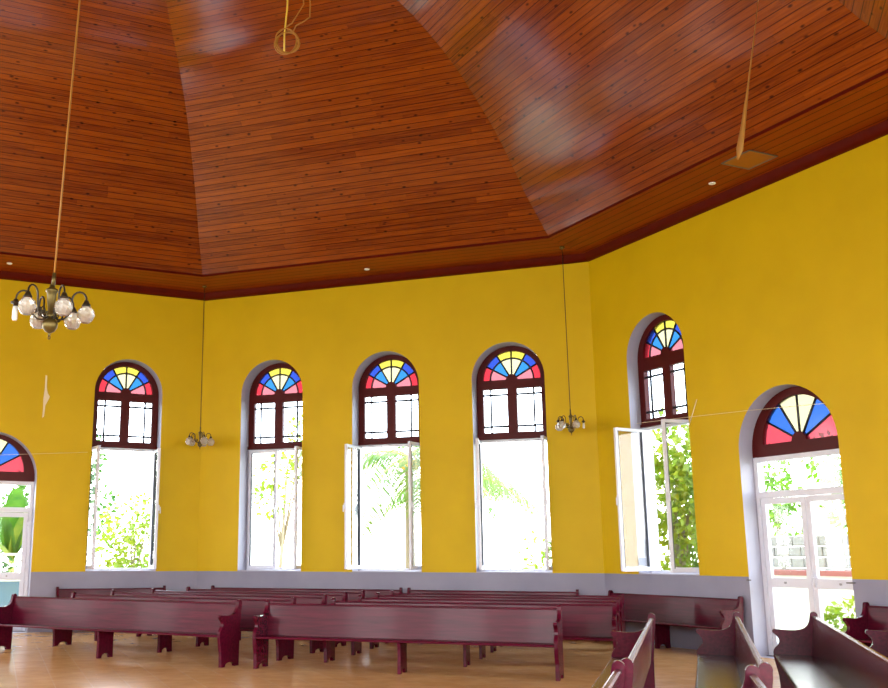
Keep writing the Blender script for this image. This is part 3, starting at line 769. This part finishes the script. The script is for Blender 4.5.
def frond(base, az, el, L, droop, leaflets, width, rnd, parent, name='frond'):
    q = MB(); pts = []; d = Vector((math.cos(az) * math.cos(el), math.sin(az) * math.cos(el), math.sin(el))); p = Vector(base)
    n = 16
    for i in range(n + 1):
        pts.append(p.copy()); p = p + d * (L / n); d = (d + Vector((0, 0, -droop / n))).normalized()
    q.tube(pts, [0.028 * (1 - 0.8 * i / n) for i in range(n + 1)], 6, 1)
    side = Vector((-math.sin(az), math.cos(az), 0))
    for i in range(leaflets):
        t = 0.12 + 0.88 * i / leaflets; a = t * n; k = min(int(a), n - 1); b = pts[k].lerp(pts[k + 1], a - k); tg = (pts[k + 1] - pts[k]).normalized()
        for s in (-1, 1):
            ll = width * (0.35 + 1.1 * math.sin(PI * min(1, t * 0.9 + 0.08))) * (0.85 + 0.3 * rnd.random())
            dd = (side * s + tg * 0.55 + Vector((0, 0, -0.25 - 0.3 * rnd.random()))).normalized()
            w = tg * 0.022
            e = b + dd * ll + Vector((0, 0, -0.25 * ll)); mdl = b + dd * ll * 0.5
            q.add([b - w, b + w, mdl + w * 1.3, mdl - w * 1.3, e], [(0, 1, 2, 3), (3, 2, 4)], 0)
    return q.build(name, [M['palm'], M['rachis']], parent, fix=False)

def palm(loc, h, lean, fr, label, L=3.0, seed=2, coco=True, group='palms outside the far wall'):
    rnd = random.Random(seed)
    root = empty('palm', (*loc, -0.25), 0, label, 'palm', group)
    t = MB(); n = 10
    pts = [Vector((lean[0] * (i / n) ** 1.5, lean[1] * (i / n) ** 1.5, h * i / n)) for i in range(n + 1)]
    t.tube(pts, [0.15 - 0.05 * i / n for i in range(n + 1)], 10); t.build('trunk', M['bark'], root)
    for az, el, ll, dr in fr: frond(pts[-1], math.radians(az), math.radians(el), ll, dr, 34, 0.75, rnd, root)
    if coco:
        for i in range(5):
            c = MB(); a = i * 1.25; c.lathe([(0.0, 0.13), (0.07, 0.10), (0.105, 0.02), (0.095, -0.06), (0.05, -0.12), (0.0, -0.13)], 10, pts[-1] + Vector((0.18 * math.cos(a), 0.18 * math.sin(a), -0.16)))
            c.build('coconut', M['coco'], root)
    return root

CAMP = Vector((6.7015, -9.1578, 1.5046))
FWD = Vector((-0.34989, 0.91456, 0.20288)); RT = Vector((0.93399, 0.35730, 0.0001)); UPV = Vector((0.07240, -0.18952, 0.97920))

# palms, trees and shrubs that stand behind the windows
palm((-0.75, 14.6), 4.15, (0.1, -0.3), [(200, 25, 2.4, 1.8), (258, -8, 3.2, 1.4), (292, 42, 3.4, 3.4), (330, 20, 2.6, 2.4), (20, 30, 2.6, 1.8), (80, 35, 2.6, 1.6), (140, 30, 2.6, 1.8)], 'coconut palm behind the middle far window, one frond drooping across the opening')
palm((-1.25, 19.6), 4.0, (0.15, 0.2), [(352, 12, 3.2, 1.5), (12, 22, 3.0, 1.7), (325, 15, 2.6, 1.8), (60, 30, 2.4, 1.6), (120, 30, 2.4, 1.6), (190, 20, 2.4, 1.8), (255, 25, 2.2, 2.0)], 'palm behind the far wall, fronds reaching across the rightmost far window', seed=5, coco=False)
tree('tree', (5.35, 12.1), [(0.4, 0, 3.9, 0.75), (0.8, 0.2, 3.5, 0.85), (0.2, 0.1, 3.0, 0.85), (0.8, -0.1, 2.5, 0.85), (0.3, 0.2, 1.9, 0.8), (0.8, 0.0, 1.3, 0.8)], 3400, 0.17, M['leafB'], 'leafy green tree outside the open window of the right wall', 'tree', 0.12, 3, 'trees outside')
tree('shrub', (-7.9, 13.3), [(0, 0, 2.6, 0.75), (0.35, 0.1, 1.9, 0.8), (-0.4, 0.2, 2.0, 0.7), (0.5, 0.2, 2.9, 0.5), (0.1, 0.0, 1.1, 0.8)], 1300, 0.15, M['leafB'], 'yellow green shrub outside the window of the left wall', 'shrub', 0.06, 4)
tree('tree', (-5.1, 16.2), [(0.1, -0.3, 4.0, 0.55), (-0.1, -0.2, 3.3, 0.5), (0.8, 0.2, 4.6, 0.6), (0.6, 0.5, 5.2, 0.5)], 520, 0.17, M['leafB'], 'sparse lime green tree outside the leftmost far window', 'tree', 0.07, 6, 'trees outside')
tree('shrub', (1.7, 17.0), [(0, 0, 0.9, 0.7), (0.6, 0.2, 1.4, 0.7), (1.1, 0.0, 0.8, 0.7), (0.2, 0.4, 1.9, 0.45)], 700, 0.17, M['leafB'], 'low bright shrub outside the rightmost far window', 'shrub', 0.05, 8)
tree('tree', (7.75, 18.6), [(0.0, 0, 3.3, 0.55), (0.2, 0.1, 2.6, 0.5), (-0.1, 0.3, 4.0, 0.6)], 620, 0.17, M['leafA'], 'slim tree by the stone wall, behind the left leaf of the glass door', 'tree', 0.07, 9, 'trees outside')
tree('tree', (9.4, 18.4), [(0.0, 0, 2.9, 0.6), (0.3, 0.1, 3.6, 0.7), (-0.3, 0.3, 4.2, 0.6), (0.5, 0.1, 2.4, 0.4)], 800, 0.17, M['leafA'], 'broad tree by the stone wall, behind the right leaf of the glass door', 'tree', 0.08, 10, 'trees outside')
tree('shrub', (8.2, 10.9), [(0.0, 0, 0.5, 0.3), (0.3, -0.1, 0.7, 0.33), (0.5, -0.2, 0.45, 0.3)], 420, 0.13, M['leafB'], 'low yellow green plants outside the glass door at its right', 'shrub', 0.03, 11)
# left door: banana plants and the railing on its pale blue wall
def banana(loc, h, label, seed, n=9):
    rnd = random.Random(seed); root = empty('banana_plant', (*loc, -0.25), 0, label, 'banana plant', 'banana plants outside')
    t = MB(); t.tube([(0, 0, 0), (0.03, 0, h * 0.3), (0.0, 0.02, h * 0.55)], [0.12, 0.1, 0.07], 10); t.build('stem', M['rachis'], root)
    for i in range(n):
        az = 2 * PI * i / n + rnd.uniform(-0.3, 0.3); el = math.radians(rnd.uniform(45, 75)); d = Vector((math.cos(az) * math.cos(el), math.sin(az) * math.cos(el), math.sin(el)))
        p = Vector((0, 0, h * 0.5)); sd = Vector((-math.sin(az), math.cos(az), 0)); q = MB(); L = h * 0.7; k = 12; row = []
        for j in range(k + 1):
            u = j / k; w = 0.26 * math.sin(PI * min(1, 0.06 + u * 0.94)) ** 0.6
            row.append((p - sd * w + Vector((0, 0, 0.12 * w)), p.copy(), p + sd * w + Vector((0, 0, 0.12 * w)))); p = p + d * L / k; d = (d + Vector((0, 0, -1.7 / k))).normalized()
        vs = [v for r in row for v in r]
        q.add(vs, [f for j in range(k) for f in ((3 * j, 3 * j + 1, 3 * j + 4, 3 * j + 3), (3 * j + 1, 3 * j + 2, 3 * j + 5, 3 * j + 4))], 0, True)
        q.build('leaf', M['leafB'] if i % 3 == 0 else M['leafC'], root, fix=False)
banana((-10.6, 12.0), 3.4, 'banana plant behind the white railing, nearest the middle of the left glass door', 1)
banana((-13.6, 12.2), 3.0, 'banana plant behind the white railing, close to the left picture edge', 2)
tree('tree', (-13.5, 17.5), [(0.0, 0, 4.0, 1.2), (0.9, 0.1, 3.2, 1.1), (-0.9, 0.3, 3.4, 1.2), (0.5, 0.1, 5.0, 1.0)], 1500, 0.2, M['leafC'], 'dark green tree behind the banana plants outside the left glass door', 'tree', 0.12, 12, 'trees outside')
tree('shrub', wl(-1, SIDE / 2 - 1.0, 3.4).xy, [(-1.2, -1.2, 1.3, 0.6), (-0.5, -0.5, 1.4, 0.65), (0.2, 0.2, 1.35, 0.6), (0.9, 0.9, 1.4, 0.6)], 1500, 0.16, M['leafC'], 'dark hedge behind the white railing outside the left glass door', 'shrub', 0.04, 15)
w0 = wl(-1, SIDE / 2, 2.1, -0.25)
root = empty('garden_wall', w0, PI / 4, 'low pale blue wall outside the left glass door', 'wall')
q = MB(); q.span((-3.5, -0.1, 0), (2.6, 0.1, 1.22)); q.build('wall_body', M['bluewash'], root); q = MB(); q.span((-3.52, -0.13, 1.22), (2.62, 0.13, 1.28)); q.build('coping_slab', M['limewash'], root)
root = empty('railing', w0 + Vector((0, 0, 1.28)), PI / 4, 'white crossed railing on the pale blue wall outside the left glass door', 'railing')
q = MB(); q.span((-3.5, -0.03, 0.50), (2.6, 0.03, 0.56)); q.build('top_bar', M['white'], root); q = MB(); q.span((-3.5, -0.02, 0.05), (2.6, 0.02, 0.09)); q.build('bottom_bar', M['white'], root)
for i in range(9):
    x = -3.45 + i * 0.75
    q = MB(); q.span((x - 0.025, -0.025, 0), (x + 0.025, 0.025, 0.5)); q.build('post', M['white'], root)
    if i < 8:
        q = MB(); q.tube([(x + 0.03, 0, 0.09), (x + 0.72, 0, 0.49)], 0.022, 6); q.tube([(x + 0.03, 0.002, 0.49), (x + 0.72, 0.002, 0.09)], 0.022, 6); q.build('cross_brace', M['white'], root)
# right door: white retaining wall with pink coping, stone wall behind
w0 = wl(1, 3.2, 3.9, -0.25)
root = empty('garden_wall', w0, -PI / 4, 'low white garden wall with pink coping outside the right glass door', 'wall')
q = MB(); q.span((-3.4, -0.12, 0), (5, 0.12, 1.40)); q.build('wall_body', M['limewash'], root); q = MB(); q.span((-3.45, -0.17, 1.40), (5.05, 0.17, 1.50)); q.build('coping_slab', M['coping'], root)
rnd = random.Random(4)
root = empty('stone_wall', wl(1, 2.0, 7.2, -0.25), -PI / 4, 'grey fieldstone wall behind the white garden wall', 'wall')
q = MB()
for j in range(9):
    x = -6.0 + rnd.random() * 0.3
    while x < 6:
        w = rnd.uniform(0.28, 0.6); z = j * 0.25; c = (x + w / 2, rnd.uniform(-0.03, 0.03), z + 0.125)
        q.box(c, (w - 0.02, 0.4, 0.235)); x += w
q.build('stones', M['stone'], root, bevel=0.03)

# ------------------------------------------------------------------ light
W = bpy.data.worlds.new('sky'); SC.world = W; W.use_nodes = True
nt = W.node_tree; bg = nt.nodes['Background']
tc = N(nt, 'ShaderNodeTexCoord'); sp = N(nt, 'ShaderNodeSeparateXYZ'); nt.links.new(tc.outputs['Generated'], sp.inputs[0])
c = ramp(nt, sp.outputs['Z'], [(0.0, (1.0, 0.99, 0.96)), (0.25, (0.93, 0.97, 1.0)), (0.9, (0.62, 0.78, 1.0))])
nt.links.new(c, bg.inputs['Color']); bg.inputs['Strength'].default_value = 12.0
sun = bpy.data.lights.new('sun', 'SUN'); sun.energy = 7.0; sun.angle = math.radians(2); sun.color = (1.0, 0.96, 0.88)
so = link(bpy.data.objects.new('sun', sun)); so.rotation_euler = (math.radians(38), 0, math.radians(20))

def fill_lamp(k, u, w, h, z, power, col=(0.93, 0.96, 1.0), d=WT + 0.08):  # added area lamp outside an unseen opening, brightens the room beyond the sky
    l = bpy.data.lights.new('fill_lamp', 'AREA'); l.shape = 'RECTANGLE'; l.size = w; l.size_y = h; l.energy = power; l.color = col
    o = link(bpy.data.objects.new('fill_lamp', l)); o.location = wl(k, u, d, z)
    n = wl(k, u, 0, z) - wl(k, u, 1, z)
    o.rotation_euler = n.to_track_quat('-Z', 'Z').to_euler()
    return o
P_ = 120
for k in (2, 4, 5, 6):
    for u in (1.73, 4.38, 7.0): fill_lamp(k, u, 1.45, 4.4, 3.5, P_)
fill_lamp(3, 4.4, 4.6, 4.2, 2.1, P_ * 3.0, d=1.7)
fill_lamp(-1, 1.73, 1.45, 4.4, 3.5, P_)

# ------------------------------------------------------------------ camera
cam = bpy.data.cameras.new('camera'); co = link(bpy.data.objects.new('camera', cam))
B = -FWD
co.matrix_world = Matrix(((RT.x, UPV.x, B.x, CAMP.x), (RT.y, UPV.y, B.y, CAMP.y), (RT.z, UPV.z, B.z, CAMP.z), (0, 0, 0, 1)))
cam.sensor_width = 36.0; cam.lens = 993.85 / 888 * 36.0
cam.shift_x = (444 - 347.69) / 888; cam.shift_y = (350.95 - 344) / 888
cam.clip_start = 0.05; cam.clip_end = 500
SC.camera = co
vs = SC.view_settings; vs.view_transform = 'Standard'; vs.look = 'None'; vs.gamma = 1.0; vs.exposure = 0.0; vs.use_curve_mapping = False
SC.cycles.max_bounces = 8; SC.cycles.diffuse_bounces = 4; SC.cycles.glossy_bounces = 3; SC.cycles.transparent_max_bounces = 16; SC.cycles.transmission_bounces = 6
SC.cycles.caustics_reflective = False; SC.cycles.caustics_refractive = False
SC.cycles.sample_clamp_indirect = 8.0
